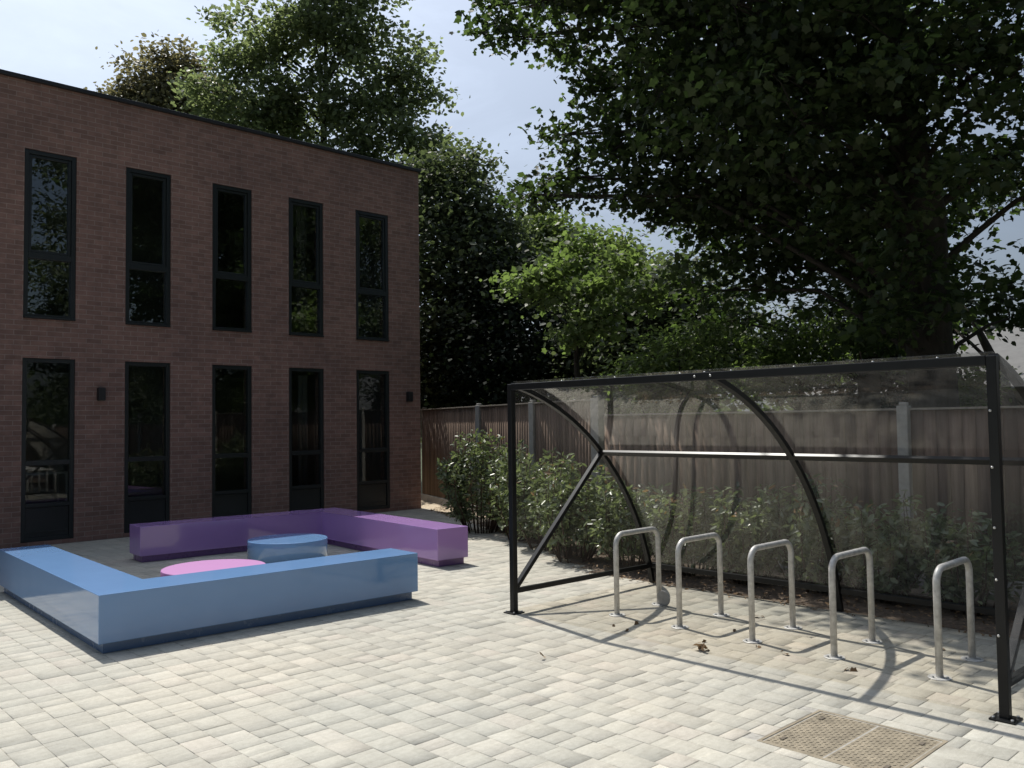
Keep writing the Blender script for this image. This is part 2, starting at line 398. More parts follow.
# ------------------------------------------------------------------ building
YF, XC, XL, ZW = 14.39, 11.04, -8.0, 7.02
LEFT = [0.67, 2.14, 3.607, 5.089, 6.547, 8.014, 9.477]; WW = [.735]*6+[.785]
U0, U1 = 3.41, 5.985; G0, G1 = .06, 2.813
def building():
    root = thing('brick_building', 'two storey dark brown brick building with tall narrow grey windows and flat roof', 'building', (0, YF, 0))
    xs = [XL]; zs = [-.05, G0, G1, U0, U1, ZW]
    for a, w in zip(LEFT, WW): xs += [a, a+w]
    xs.append(XC)
    b = MB(); T = .32; D = 9.0
    def solid(i, j): return not (i % 2 == 1 and j in (1, 3))
    for i in range(len(xs)-1):
        for j in range(len(zs)-1):
            x0, x1, z0, z1 = xs[i], xs[i+1], zs[j], zs[j+1]
            if solid(i, j):
                b.face([(x0, 0, z0), (x1, 0, z0), (x1, 0, z1), (x0, 0, z1)]); b.face([(x0, T, z0), (x0, T, z1), (x1, T, z1), (x1, T, z0)])
            else:
                b.face([(x0, 0, z0), (x0, 0, z1), (x0, T, z1), (x0, T, z0)]); b.face([(x1, 0, z0), (x1, T, z0), (x1, T, z1), (x1, 0, z1)])
                b.face([(x0, 0, z0), (x0, T, z0), (x1, T, z0), (x1, 0, z0)]); b.face([(x0, 0, z1), (x1, 0, z1), (x1, T, z1), (x0, T, z1)])
    b.face([(XC, 0, -.05), (XC, D, -.05), (XC, D, ZW), (XC, 0, ZW)])
    b.face([(XL, 0, -.05), (XL, 0, ZW), (XL, D, ZW), (XL, D, -.05)])
    b.face([(XL, D, -.05), (XL, D, ZW), (XC, D, ZW), (XC, D, -.05)])
    bmesh.ops.remove_doubles(b.bm, verts=b.bm.verts, dist=.0005)
    me = bpy.data.meshes.new('wall'); b.bm.to_mesh(me); b.bm.free(); link('wall', me, M_BRICK, root)
    b = MB(); b.box(((XL+XC)/2, D/2, ZW-.14), (XC-XL-.1, D-.1, .2)); b.build('roof', M_COPING, root)
    b = MB()
    b.box(((XL+XC)/2, .13, ZW+.033), (XC-XL+.07, .36, .066), None, .008); b.box((XC-.14, D/2+.16, ZW+.0328), (.36, D-.3, .0655), None, .008)
    b.build('coping', M_COPING, root)
    b = MB()     # plain rooms behind the glass
    x0, x1 = XL+.2, XC-.2
    for z0, z1 in ((-.02, 2.95), (3.15, 6.65)):
        b.face([(x0, 6, z0), (x1, 6, z0), (x1, 6, z1), (x0, 6, z1)]); b.face([(x0, T+.01, z1), (x1, T+.01, z1), (x1, 6, z1), (x0, 6, z1)])
        for xw in (x0, 1.7, 6.3, x1): b.face([(xw, T+.01, z0), (xw, 6, z0), (xw, 6, z1), (xw, T+.01, z1)])
    b.build('interior_wall', M_INT, root)
    b = MB()
    for z0 in (-.015, 3.155): b.face([(x0, T+.01, z0), (x1, T+.01, z0), (x1, 6, z0), (x0, 6, z0)])
    b.build('floor', M_CARPET, root)
    fd = .05    # frames sit 30 mm back from the brick face
    def bars(b, x0, x1, z0, z1, w, y, d):
        b.box((x0+w/2, y, (z0+z1)/2), (w, d, z1-z0), None, .004); b.box((x1-w/2, y, (z0+z1)/2), (w, d, z1-z0), None, .004)
        b.box(((x0+x1)/2, y, z1-w/2), (x1-x0-2*w-.001, d-.002, w), None, .004); b.box(((x0+x1)/2, y, z0+w/2), (x1-x0-2*w-.001, d-.002, w), None, .004)
    for a, w in zip(LEFT, WW):
        x0, x1 = a+.004, a+w-.004
        # upper storey
        b = MB(); bars(b, x0, x1, U0+.004, U1-.004, .062, .055, .09); b.box(((x0+x1)/2, .055, 4.37), (x1-x0-.126, .086, .085), None, .004)
        b.box(((x0+x1)/2, .0, U0+.018), (x1-x0-.02, .075, .028), None, .004)
        f = b.build('window', M_FRAME, root)
        b = MB(); bars(b, x0+.066, x1-.066, 4.416, U1-.070, .042, .058, .056); sash = b.build('sash', M_FRAME, f)
        b = MB(); b.box(((x0+x1)/2, .066, (4.416+U1-.07)/2), (x1-x0-.22, .006, U1-.07-4.416-.09)); b.build('pane', M_GLASS, f)
        b = MB(); b.box(((x0+x1)/2, .075, (U0+.066+4.327)/2), (x1-x0-.128, .006, 4.327-U0-.068)); b.build('pane', M_GLASS, f)
        # ground storey
        b = MB(); bars(b, x0, x1, G0+.004, G1-.004, .06, .055, .09); b.box(((x0+x1)/2, .055, 1.235), (x1-x0-.122, .086, .075), None, .004)
        b.box(((x0+x1)/2, .055, .60), (x1-x0-.122, .086, .06), None, .004)
        f = b.build('tall_window', M_FRAME, root)
        b = MB(); b.box(((x0+x1)/2, .05, .345), (x1-x0-.124, .03, .442), None, .003); b.box(((x0+x1)/2, .032, .20), (x1-x0-.13, .012, .02), None, .003); b.build('lower_panel', M_SPANDREL, f)
        b = MB(); b.box(((x0+x1)/2, .07, (1.275+G1-.066)/2), (x1-x0-.124, .006, G1-.066-1.276)); b.build('pane', M_GLASS_LOW, f)
        b = MB(); b.box(((x0+x1)/2, .07, .914), (x1-x0-.124, .006, .562)); b.build('pane', M_GLASS_LOW, f)
    return root
building()

def wall_light(x, z, label):
    t = thing('wall_light', label, 'light', (x, YF, z), 0, 'up and down lights on the brick wall')
    b = MB(); b.box((0, -.06, 0), (.105, .105, .20), None, .008); b.build('housing', M_COPING, t)
    b = MB(); b.box((0, -.006, 0), (.08, .011, .14), None, .003); b.build('back_plate', M_FRAME, t)
    b = MB(); b.box((0, -.06, -.1035), (.08, .08, .006), None, .002); b.build('lens', M_GLASS, t)
wall_light(4.71, 2.28, 'small dark box light on brick between the two nearest ground floor windows')
wall_light(10.72, 2.30, 'small dark box light on brick by the building corner nearest the fence')

def curtain(x0, x1, z0, z1, y, label):
    b = MB(); n = int((x1-x0)/.012)
    f = [b.bm.verts.new((x0+(x1-x0)*i/n, y+.03*math.sin(i*.75)+.008*math.sin(i*2.1), z0)) for i in range(n+1)]
    g = [b.bm.verts.new((x0+(x1-x0)*i/n, y+.025*math.sin(i*.75), z1)) for i in range(n+1)]
    for i in range(n): b.bm.faces.new((f[i], f[i+1], g[i+1], g[i])).smooth = True
    bmesh.ops.solidify(b.bm, geom=list(b.bm.faces), thickness=.006)
    tag(b.build('curtain', M_CURTAIN), label, 'curtain')
curtain(8.42, 8.66, 3.3, 6.1, YF+.45, 'pale curtain drawn back inside the fourth upper window from the left')
curtain(8.45, 8.66, .1, 2.7, YF+.45, 'pale curtain inside the fourth ground floor window from the left')
t = thing('table', 'white topped table inside the leftmost ground floor window', 'table', (4.05, YF+1.3, 0))
b = MB(); b.box((0, 0, 1.02), (1.1, .6, .03), None, .006); b.build('table_top', M_WHITE, t)
for sx in (-.5, .5):
    for sy in (-.25, .25):
        b = MB(); b.box((sx, sy, .5), (.04, .04, 1.0), None, .004); b.build('leg', M_WHITE, t)

# ------------------------------------------------------------------ benches and stools
def bench(name, label, origin, rz, outer, inset, h, m, mp, seams):
    t = thing(name, label, 'bench', (*origin, 0), rz)
    b = MB(); b.poly_prism(outer, .083, h, .006); b.build('seat', m, t)
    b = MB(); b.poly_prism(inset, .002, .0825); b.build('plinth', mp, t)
Lf, Wd, La = 2.986, .482, 3.55
def Lout(k): return [(k, k), (Lf-k, k), (Lf-k, Wd-k), (Wd-k, Wd-k), (Wd-k, La-k), (k, La-k)]
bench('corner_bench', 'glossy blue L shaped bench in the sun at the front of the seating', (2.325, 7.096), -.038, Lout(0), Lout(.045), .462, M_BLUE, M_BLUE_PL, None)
pl, pa, pw = 2.575, 3.0, .46
def Pout(k): return [(-pl+k, k), (-pl+k, pw-k), (pw-k, pw-k), (pw-k, -pa+k), (k, -pa+k), (k, k)]
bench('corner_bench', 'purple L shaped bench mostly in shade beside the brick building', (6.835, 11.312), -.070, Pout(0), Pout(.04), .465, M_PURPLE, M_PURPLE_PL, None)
def stool(label, c, r, h, m):
    t = thing('round_stool', label, 'stool', (*c, 0))
    e = .008
    b = MB(); b.lathe((0, 0, 0), [(r, .06), (r, h-e), (r-e*.3, h-e*.3), (r-e, h)], 72)
    o = b.build('seat', m, t)
    for p in o.data.polygons: p.use_smooth = abs(p.normal.z) < .5
    b = MB(); b.lathe((0, 0, 0), [(r-.04, .002), (r-.04, .06)], 64); b.build('plinth', M_BLUE_PL, t)
stool('blue drum stool between the two benches, nearer the purple bench', (5.62, 10.13), .50, .30, M_BLUE)
stool('low pink round stool just behind the blue bench', (4.02, 8.78), .52, .285, M_PINK)

# ------------------------------------------------------------------ cycle shelter
SX, SY1, SY0, SH = 5.544, 5.847, 1.743, 2.105
CX, CZ, CRD = 4.9325, -.5678, 2.7623
def arc_pts(y, r, a0=None, n=28):
    th0 = math.acos((SX+.02-CX)/CRD); th1 = math.asin((.0-CZ)/CRD)
    return [(CX+r*math.cos(th0+(th1-th0)*i/n), y, CZ+r*math.sin(th0+(th1-th0)*i/n)) for i in range(n+1)]
shel = thing('cycle_shelter', 'black framed cycle shelter with curved clear plastic roof over the stands', 'shelter')
def bolt_at(parent, p, ax, r=.010):
    b = MB(); ax = Vector(ax); b.tube([Vector(p), Vector(p)+ax*.006, Vector(p)+ax*.009], [r, r, r*.5], 8); b.build('bolt', M_ZINC, parent)
for y in (SY0, SY1):
    b = MB(); b.box((SX, y, SH/2), (.055, .055, SH-.005), None, .005); po = b.build('post', M_BLACK, shel)
    b = MB(); b.box((SX, y, .006), (.14, .14, .009), None, .002); pp = b.build('base_plate', M_BLACK, po)
    for dx, dy in ((-.05, -.05), (.05, -.05), (-.05, .05), (.05, .05)):
        b = MB(); b.tube([(SX+dx, y+dy, .010), (SX+dx, y+dy, .022)], .009, 6); b.build('bolt', M_ZINC, po)
    if y == SY0:
        for z in (1.78, 1.45, 1.10, .80, .48): bolt_at(po, (SX-.0275, y+.012, z), (-1, 0, 0), .008)
b = MB(); b.bar((SX, SY0+.0285, SH-.03), (SX, SY1-.0285, SH-.03), .055, .06, (0, 0, 1), .005); tr = b.build('top_rail', M_BLACK, shel)
for y in (5.2, 4.6, 3.95, 3.73, 3.5, 3.0, 2.45, 2.05): bolt_at(tr, (SX+.0, y, SH-.001), (0, 0, 1), .009)
for y in (3.80, 3.66): bolt_at(tr, (SX-.027, y, SH-.028), (-1, 0, 0), .009)
ym = 3.73
for y in (SY0, ym, SY1):
    b = MB(); b.sweep(arc_pts(y, CRD-.025), [(-.025, -.02), (.025, -.02), (.025, .02), (-.025, .02)], None, (0, 1, 0), False)
    b.build('arch', M_BLACK, shel)
mx_, mz_ = 6.80, 1.425
for ya, yb in ((SY0+.027, ym-.027), (ym+.027, SY1-.027)):
    b = MB(); b.bar((mx_, ya, mz_), (mx_, yb, mz_), .05, .036, (.75, 0, .66), .004); b.build('middle_rail', M_BLACK, shel)
    b = MB(); b.bar((7.585, ya, .19), (7.585, yb, .19), .05, .05, (0, 0, 1), .004); b.build('bottom_rail', M_BLACK, shel)
    # curved clear sheet on the outer side of the arches
    pts = [p for p in arc_pts(0, CRD+.004, n=40) if p[2] > .15]
    b = MB()
    nv = b.bm.verts.new; th = .004; y0, y1 = ya-.024, yb+.024
    def off(x, z): r_ = math.hypot(x-CX, z-CZ); return (x+(x-CX)/r_*th, z+(z-CZ)/r_*th)
    for sgn in (0, 1):                     # inner and outer skin, smooth; the four edges below stay sharp
        ps = [((x, z) if sgn == 0 else off(x, z)) for x, _, z in pts]
        q0 = [nv((x, y0, z)) for x, z in ps]; q1 = [nv((x, y1, z)) for x, z in ps]
        for i in range(len(ps)-1): b.bm.faces.new((q0[i], q0[i+1], q1[i+1], q1[i]) if sgn else (q0[i], q1[i], q1[i+1], q0[i+1])).smooth = True
    for i in range(len(pts)-1):
        (xa, _, za), (xb, _, zb) = pts[i], pts[i+1]; (oa, pa_), (ob, pb_) = off(xa, za), off(xb, zb)
        for y in (y0, y1): b.face([(xa, y, za), (xb, y, zb), (ob, y, pb_), (oa, y, pa_)])
    for k in (0, -1):
        x, _, z = pts[k]; o_, p_ = off(x, z); b.face([(x, y0, z), (x, y1, z), (o_, y1, p_), (o_, y0, p_)])
    me = bpy.data.meshes.new('roof_sheet'); b.bm.to_mesh(me); b.bm.free(); link('roof_sheet', me, M_SHEET, shel)
for y, dr in ((SY1, 1), (SY0, -1)):
    b = MB(); b.bar((SX+.0285, y, .20), (7.60, y, .185), .04, .045, (0, 0, 1), .004); b.build('end_rail', M_BLACK, shel)
    b = MB(); b.bar((SX+.03, y, .235), (mx_-.01, y, mz_-.01), .04, .05, (0, 1, 0), .004); b.build('brace', M_BLACK, shel)
    pts = [p for p in arc_pts(y+dr*.031, CRD-.01, n=30) if p[2] > .21]
    b = MB(); ring = [(SX+.03, y+dr*.031, .21)] + [(SX+.03, y+dr*.031, pts[0][2]-.002)] + pts + [(pts[-1][0], y+dr*.031, .21)]
    b.face(ring); bmesh.ops.solidify(b.bm, geom=list(b.bm.faces), thickness=.004); b.build('end_panel', M_SHEET, shel)

# sheffield stands
def make_stand():
    t = thing('cycle_stand', 'galvanised hoop cycle stand', 'cycle stand', (0, 0, 0), 0, 'hoop cycle stands under the shelter')
    w, h, r = .625, .722, .10
    pts = [(0, 0, .004), (0, 0, h-r)]
    pts += [(r-r*math.cos(a), 0, h-r+r*math.sin(a)) for a in [math.pi/2*i/8 for i in range(1, 9)]]
    pts += [(w-r+r*math.sin(a), 0, h-r+r*math.cos(a)) for a in [math.pi/2*i/8 for i in range(0, 9)]]
    pts += [(w, 0, .004)]
    b = MB(); b.tube(pts, .0242, 16); b.build('hoop', M_GALV, t)
    for x in (0, w):
        b = MB(); b.lathe((x, 0, 0), [(.075, .001), (.075, .006), (.071, .008), (.026, .008), (.026, .016)], 24); f = b.build('flange', M_GALV, t)
        for q in range(3):
            a = 2*math.pi*q/3+.5
            b = MB(); b.tube([(x+.052*math.cos(a), .052*math.sin(a), .008), (x+.052*math.cos(a), .052*math.sin(a), .018)], .008, 6); b.build('bolt', M_ZINC, f)
    return t
st0 = make_stand()
ords = ['galvanised hoop cycle stand nearest the end panel by the shrubs, first in the row',
        'second galvanised hoop cycle stand from the shrub end of the shelter',
        'middle galvanised hoop cycle stand of the row of five',
        'fourth galvanised hoop cycle stand, in front of the foot of the middle arch',
        'galvanised hoop cycle stand nearest the big right hand post, last in the row']
for i, (y, lb) in enumerate(zip((5.10, 4.418, 3.728, 3.055, 2.318), ords)):
    o = st0 if i == 0 else copy_tree(st0)
    o.location = (6.115, y, 0); o.rotation_euler = (0, 0, random.uniform(-.012, .012)); o['label'] = lb
# round grey plate leaning on the foot of the first stand
b = MB(); n = 28
rot = Matrix.Rotation(R(82), 4, 'Y').to_3x3()
pr = [[rot @ Vector((.072*s*math.cos(2*math.pi*i/n), .072*s*math.sin(2*math.pi*i/n), z)) for i in range(n)] for s, z in ((.9, -.004), (1, -.002), (1, .004), (.86, .006), (.3, .003))]
rr = [[b.bm.verts.new(v+Vector((6.70, 5.02, .075))) for v in q] for q in pr]
for p, q in zip(rr, rr[1:]):
    for i in range(n): b.bm.faces.new((p[i], p[(i+1) % n], q[(i+1) % n], q[i]))
b.bm.faces.new(rr[0]); b.bm.faces.new(rr[-1])
tag(b.build('round_plate', M_DISC), 'small round grey plate standing by the foot of the first cycle stand', 'plate')

# ------------------------------------------------------------------ inspection cover
cov = thing('inspection_cover', 'rusty tan tread plate inspection cover set in the pale paving', 'cover', ((COV[0]+COV[1])/2, (COV[2]+COV[3])/2, 0))
cw, cd = COV[1]-COV[0], COV[3]-COV[2]
b = MB()
for s in (-1, 1):
    b.box((s*(cw/2-.012), 0, -.006), (.02, cd-.004, .012), None, .002); b.box((0, s*(cd/2-.012), -.006), (cw-.046, .02, .0118), None, .002)
b.build('frame', M_COVER, cov)
for s in (-1, 1):
    b = MB(); hw = cw-.056; y0 = -(cd/2-.028) if s < 0 else .004; y1 = -.004 if s < 0 else cd/2-.028
    b.box((0, (y0+y1)/2, -.009), (hw, y1-y0, .010), None, .0015)
    nx, ny = 24, 13
    for i in range(nx):
        for j in range(ny):
            x = -hw/2+.022+(hw-.044)*i/(nx-1); y = y0+.018+(y1-y0-.036)*j/(ny-1)
            rz = Matrix.Rotation(R(45 if (i+j) % 2 else -45), 3, 'Z')
            l, w = .0115, .0045
            base = [rz @ Vector(q) for q in ((-l, 0, 0), (0, -w, 0), (l, 0, 0), (0, w, 0))]
            vb = [b.bm.verts.new(q+Vector((x, y, -.0041))) for q in base]; vt = [b.bm.verts.new(q*.55+Vector((x, y, -.0006))) for q in base]
            b.bm.faces.new(vt)
            for q in range(4): b.bm.faces.new((vb[q], vb[(q+1) % 4], vt[(q+1) % 4], vt[q]))
    pl_ = b.build('plate', M_COVER, cov)
    for x in (-.22, .22):
        b = MB(); b.box((x, (y0+y1)/2+s*.11, -.0005), (.05, .022, .003), None, .001); b.build('keyhole', M_KEY, pl_)

# ------------------------------------------------------------------ fences
def panel(A, B, h, parent, bw=.10, gravel=True, side=1):
    A, B = Vector(A), Vector(B); d = (B-A); L = d.length; d.normalize(); nrm = Vector((d.y, -d.x, 0))*side
    n = max(1, round(L/bw)); V = []; F = []; tone = []
    for i in range(n):
        a = A+d*(L*i/n); c = A+d*(L*(i+1)/n+.012); z0 = .16; z1 = h-random.uniform(0, .006)
        t0, t1 = .007, .014; k = len(V); t = random.random()
        for z in (z0, z1):
            V += [a, a+nrm*t0, c+nrm*t1, c]; 
            for q in range(4): V[-4+q] = Vector((V[-4+q].x, V[-4+q].y, z))
        F += [(k, k+1, k+2, k+3), (k+4, k+7, k+6, k+5), (k, k+4, k+5, k+1), (k+1, k+5, k+6, k+2), (k+2, k+6, k+7, k+3), (k+3, k+7, k+4, k)]
        tone += [t]*8
    me = arr_mesh('board_panel', [tuple(v) for v in V], np.array(F).ravel(), np.arange(len(F))*4, np.full(len(F), 4), False, tone)
    link('board_panel', me, M_BOARD, parent)
    b = MB(); m = nrm*.012
    b.bar(A+m+Vector((0, 0, h+.012)), B+m+Vector((0, 0, h+.012)), .05, .022, (0, 0, 1), .002); b.build('capping', M_CAP, parent)
    b = MB(); b.bar(A+m+Vector((0, 0, .075)), B+m+Vector((0, 0, .075)), .04, .15, (0, 0, 1), .003); b.build('gravel_board', M_POST, parent)
    for z in (.5, h*.55, h-.25):
        b = MB(); b.bar(A-nrm*.03+Vector((0, 0, z)), B-nrm*.03+Vector((0, 0, z)), .05, .075, (0, 0, 1), .003); b.build('rail', M_BOARD, parent)
def fpost(p, h, w, parent):
    b = MB(); b.box((p[0], p[1], h/2), (w, w, h), None, .008)
    b.box((p[0], p[1], h+.018), (w*.7, w*.7, .036), None, .012); b.build('post', M_POST, parent)
f1 = thing('timber_fence', 'brown closeboard fence with concrete posts running from the brick building corner', 'fence')
PS = [0.006, .4436, .736, 1.0]; H1 = 2.05
pts = [FA+(FB-FA)*s for s in PS]
dF = (FB-FA).normalized()
for i, p in enumerate(pts): fpost((p.x+(.05 if i == 0 else -.02), p.y-(.06 if i == 0 else 0)), H1+.03, .11 if i < 3 else .15, f1)
for p, q in zip(pts, pts[1:]): panel(p+dF*.05, q-dF*.05, H1, f1)
f2 = thing('timber_fence', 'brown closeboard fence running behind the cycle shelter and its shrubs', 'fence')
ys = [8.0, 3.80, -.2, -4.2, -8.2]; H2 = 1.82
for i, (a, c) in enumerate(zip(ys, ys[1:])):
    panel((9.34, a-.05, 0), (9.34, c+.05, 0), H2, f2, .125)
for y in ys[1:]: fpost((9.31, y, 0), H2+.05, .115, f2)

# ------------------------------------------------------------------ foliage generator
T_DIAMOND = (np.array([(0, 0, 0), (.5, .42, .06), (1, 0, -.06), (.5, -.42, .06)], float), [[0, 1, 2, 3]])
T_BROAD = (np.array([(0, 0, 0), (.22, .30, .04), (.62, .34, .03), (1, 0, -.07), (.62, -.34, .03), (.22, -.30, .04)], float), [[0, 1, 2, 3], [0, 3, 4, 5]])
T_LEAF = (np.array([(0, 0, 0), (.3, .2, .05), (.7, .17, .04), (1, 0, -.05), (.7, -.17, .04), (.3, -.2, .05), (.5, 0, 0)], float)[:6], [[0, 1, 2, 3], [0, 3, 4, 5]])
T_MAPLE = (np.array([(0, 0, 0), (.08, .34, .02), (.34, .30, 0), (.52, .52, -.06), (.68, .27, 0), (1.0, 0, -.12), (.68, -.27, 0), (.52, -.52, -.06), (.34, -.30, 0), (.08, -.34, .02)], float),
           [[0, 1, 2, 3, 4, 5], [0, 5, 6, 7, 8, 9]])
def leaves_mesh(name, P, size, tmpl, up, tone, out=None):
    """P (n,3) leaf bases; up = mean normal bias 0..1"""
    n = len(P); tv, tf = tmpl; k = len(tv)
    nr = rng.normal(size=(n, 3)); nr[:, 2] = np.abs(nr[:, 2])*(1+up*1.2)+up*.55
    nr /= np.linalg.norm(nr, axis=1)[:, None]
    d = rng.normal(size=(n, 3)); d[:, 2] -= .55
    if out is not None: d += out*1.1
    d -= nr*(d*nr).sum(1)[:, None]; d /= np.linalg.norm(d, axis=1)[:, None]+1e-9
    y = np.cross(nr, d)
    s = size*rng.uniform(.45, 1.25, n)
    V = P[:, None, :] + s[:, None, None]*(tv[None, :, 0, None]*d[:, None, :] + tv[None, :, 1, None]*y[:, None, :] + tv[None, :, 2, None]*nr[:, None, :])
    base = (np.arange(n)*k)[:, None]
    loops = np.concatenate([np.array(f)[None, :]+base for f in tf], axis=1).ravel()
    tot = np.tile([len(f) for f in tf], n); st = np.concatenate([[0], np.cumsum(tot)[:-1]])
    return arr_mesh(name, V.reshape(-1, 3), loops, st, tot, False, np.repeat(tone, k))

def blob_dirs(n):
    v = rng.normal(size=(n, 3)); return v/np.linalg.norm(v, axis=1)[:, None]

def make_tree(name, label, base, r0, lobes, nleaf, size, tmpl, leafm, barkm=None, group=None, top=None, clump=.32, shell=.45, flat=.55, fork=.35, cat='tree', twigs=True, per=26):
    """lobes: (centre, radius). limbs run from the trunk to each lobe, twigs to the leaf sprays"""
    base = Vector(base); t = thing(name, label, cat, base, 0, group)
    barkm = barkm or M_BARK
    cs = [Vector(c) for c, _ in lobes]; rs = [r for _, r in lobes]
    zt = top or max(c.z for c in cs)
    zmin = min(c.z-r for c, r in zip(cs, rs))
    cen = sum(cs, Vector())/len(cs)
    # trunk
    tb = MB(); N = 9; tp = []; rad = []
    lean = Vector((cen.x-base.x, cen.y-base.y, 0))
    for i in range(N):
        f = i/(N-1); w = .10*math.sqrt(max(zt, 1))*.25
        p = Vector((0, 0, (zt-base.z)*f-.05)) + lean*(.45*f**1.8) + Vector((random.uniform(-w, w), random.uniform(-w, w), 0))*(f > 0)
        tp.append(p); rad.append(r0*(1.25-.25*min(1, f*8))*(1-f)**.75+r0*.06)
    tb.tube(tp, rad, 10)
    def trunk_at(z):
        f = min(max((z-base.z)/(zt-base.z), 0), .97)*(N-1); i = min(int(f), N-2); return tp[i].lerp(tp[i+1], f-i), rad[i]
    vol = np.array([r**2.2 for r in rs]); vol /= vol.sum()
    allP = []; allO = []; allT = []
    for c, r, w in zip(cs, rs, vol):
        c = c-base; n = max(30, int(nleaf*w)); ns = max(4, int(n/per))
        z0 = max(zmin-base.z-.4, min(c.z-.38*math.hypot(c.x, c.y)-.3, (zt-base.z)*.9))
        z0 = max(z0, (zt-base.z)*fork*.5)
        a, ra = trunk_at(z0+base.z); mid = a.lerp(c, .5)+Vector((random.uniform(-.2, .2), random.uniform(-.2, .2), .13*(c-a).length))
        q = [a, a.lerp(mid, .5)+Vector((0, 0, .03)), mid, mid.lerp(c, .55), c]
        rl = min(ra*.5, r0*.05+.014*r+.003*(c-a).length)
        tb.tube(q, [rl*1.15, rl, rl*.8, rl*.6, rl*.4], 7)
        # spray centres, more of them near the outside of the lobe
        dirs = blob_dirs(ns); rad_ = r*np.clip(rng.uniform(0, 1, ns)**shell, .12, 1)*rng.uniform(.8, 1.18, ns)
        sc = np.array(c)+dirs*rad_[:, None]*np.array([1, 1, .8])
        if (c-a).length > 2.2:                 # leafy side shoots along the outer limb
            ne = max(2, int((c-a).length*1.3)); fx = rng.uniform(.45, .95, ne)
            ex = np.array([list(mid.lerp(c, (f-.5)*2) if f > .5 else a.lerp(mid, f*2)) for f in fx])+rng.normal(size=(ne, 3))*.30*min(1, r)
            sc = np.concatenate([sc, ex]); dirs = np.concatenate([dirs, blob_dirs(ne)]); ns += ne
        for si in range(ns):
            p = sc[si]; m = rng.poisson(per)+3
            if twigs and si % 2 == 0:
                e = Vector(p); s0 = Vector(c).lerp(e, .12)
                mm = s0.lerp(e, .55)+Vector((0, 0, .10*r))
                tb.tube([s0, mm, e], [rl*.30, rl*.2, max(.004, rl*.08)], 5)
            off = rng.normal(size=(m, 3))*clump*np.array([1, 1, flat])
            allP.append(p+off); o = np.repeat(dirs[si][None], m, 0); allO.append(o)
            tn = rng.normal(.45, .16)
            allT.append(np.clip(tn+rng.normal(0, .2, m), 0, 1))
    tb.build('trunk', barkm, t)
    P = np.concatenate(allP); me = leaves_mesh('crown', P, size, tmpl, .5, np.concatenate(allT), np.concatenate(allO))
    link('crown', me, leafm, t)
    return t
def lob(*args): return [(at(u, v, d), r) for u, v, d, r in args]

# the big maple beyond the fence behind the shelter
E_l = lob((520, 8, 13.9, 0.56), (565, 20, 14.4, 0.85), (600, -10, 13.9, 1.03), (650, 30, 13.4, 1.41), (590, 92, 13.9, 0.66), (560, 135, 14.1, 0.61), (545, 178, 14.1, 0.47), (610, 152, 13.5, 0.85), (655, 105, 13.1, 1.13),
          (695, 150, 12.9, 1.22), (640, 205, 13.4, 0.56), (705, 225, 13.1, 1.08), (745, 70, 12.5, 1.32), (765, 170, 12.6, 1.22), (770, 265, 13.0, 0.94), (720, 290, 13.1, 0.75),
          (830, 40, 10.4, 1.4), (840, 150, 10.8, 1.25), (840, 240, 11.6, .95), (920, 60, 9.8, 1.4), (905, 180, 11.8, 1.2), (1000, 90, 9.8, 1.1), (1015, 165, 10.6, .7), (965, 290, 11.8, .7), (880, 305, 12.6, .95), (1010, 318, 11.2, .5), (905, 250, 9.6, .7), (925, 310, 9.7, .5), (880, 200, 9.8, .7), (945, 180, 9.5, .5), (900, 340, 9.9, .45),
          (700, -90, 13.5, 1.6), (730, 0, 10.3, 1.1), (775, 70, 10, .9), (700, -110, 10.8, 1.3), (640, -70, 11.3, 1.0), (625, -130, 11.5, 1.1), (665, -140, 11.2, 1.2), (690, -60, 11, 1.0), (655, -210, 11.5, 1.2), (800, 120, 9.7, .8), (760, -120, 10.3, 1.4), (675, 78, 11.2, .8), (722, 120, 10.6, .75), (800, -100, 11, 1.7), (900, -110, 10.5, 1.7), (1020, -60, 10, 1.6), (760, -230, 12.5, 1.6), (880, -260, 11.5, 1.8), (1000, -220, 11, 1.7), (1120, 20, 10, 1.5), (1130, 170, 10.5, 1.2), (1150, -130, 10.5, 1.6), (1250, 60, 10.5, 1.4))  # crown mostly above the view; several lobes added to shade bed and fence
E_l += lob((488, 6, 14, .28), (506, 38, 14, .24), (528, 195, 14, .26))
E_l += [(Vector(q), r) for q, r in (((8.9, 6.8, 8.6), 1.1), ((8.7, 7.9, 8.8), 1.0), ((9.0, 8.7, 8.7), .9), ((8.2, 7.3, 9.2), .8), ((9.3, 7.4, 9.6), 1.2), ((7.9, 6.2, 8.5), 1.0), ((7.7, 7.0, 9.0), .7), ((8.1, 5.2, 8.3), 1.0), ((7.6, 6.0, 9.4), .8), ((8.0, 4.4, 8.0), .9))]  # unseen crown lobes, added overhead to deepen shade on bed and shelter floor
make_tree('maple_tree', 'big dark maple with thick trunk and leaves overhanging the cycle shelter', (10.95, 4.02, 0), .30, E_l, 62000, .118, T_MAPLE, L_MAPLE, group=None, top=11.5, clump=.24, shell=.48, fork=.42, per=46, flat=.34)
make_tree('maple_tree', 'slimmer dark maple stem standing left of the thick trunk behind the shelter', (13.6, 6.05, 0), .20,
          lob((860, 90, 14, 1.2), (800, 210, 14, 1.2), (880, 250, 14, 1.1), (740, 215, 14.5, 1.1), (910, 330, 14, .9), (690, 60, 14.5, 1.3), (780, -20, 14, 1.4), (940, 10, 14, 1.3), (720, 320, 15, .8), (960, 210, 14, 1.0)), 14000, .125, T_MAPLE, L_MAPLE, top=8.5, clump=.28, per=50, flat=.4)
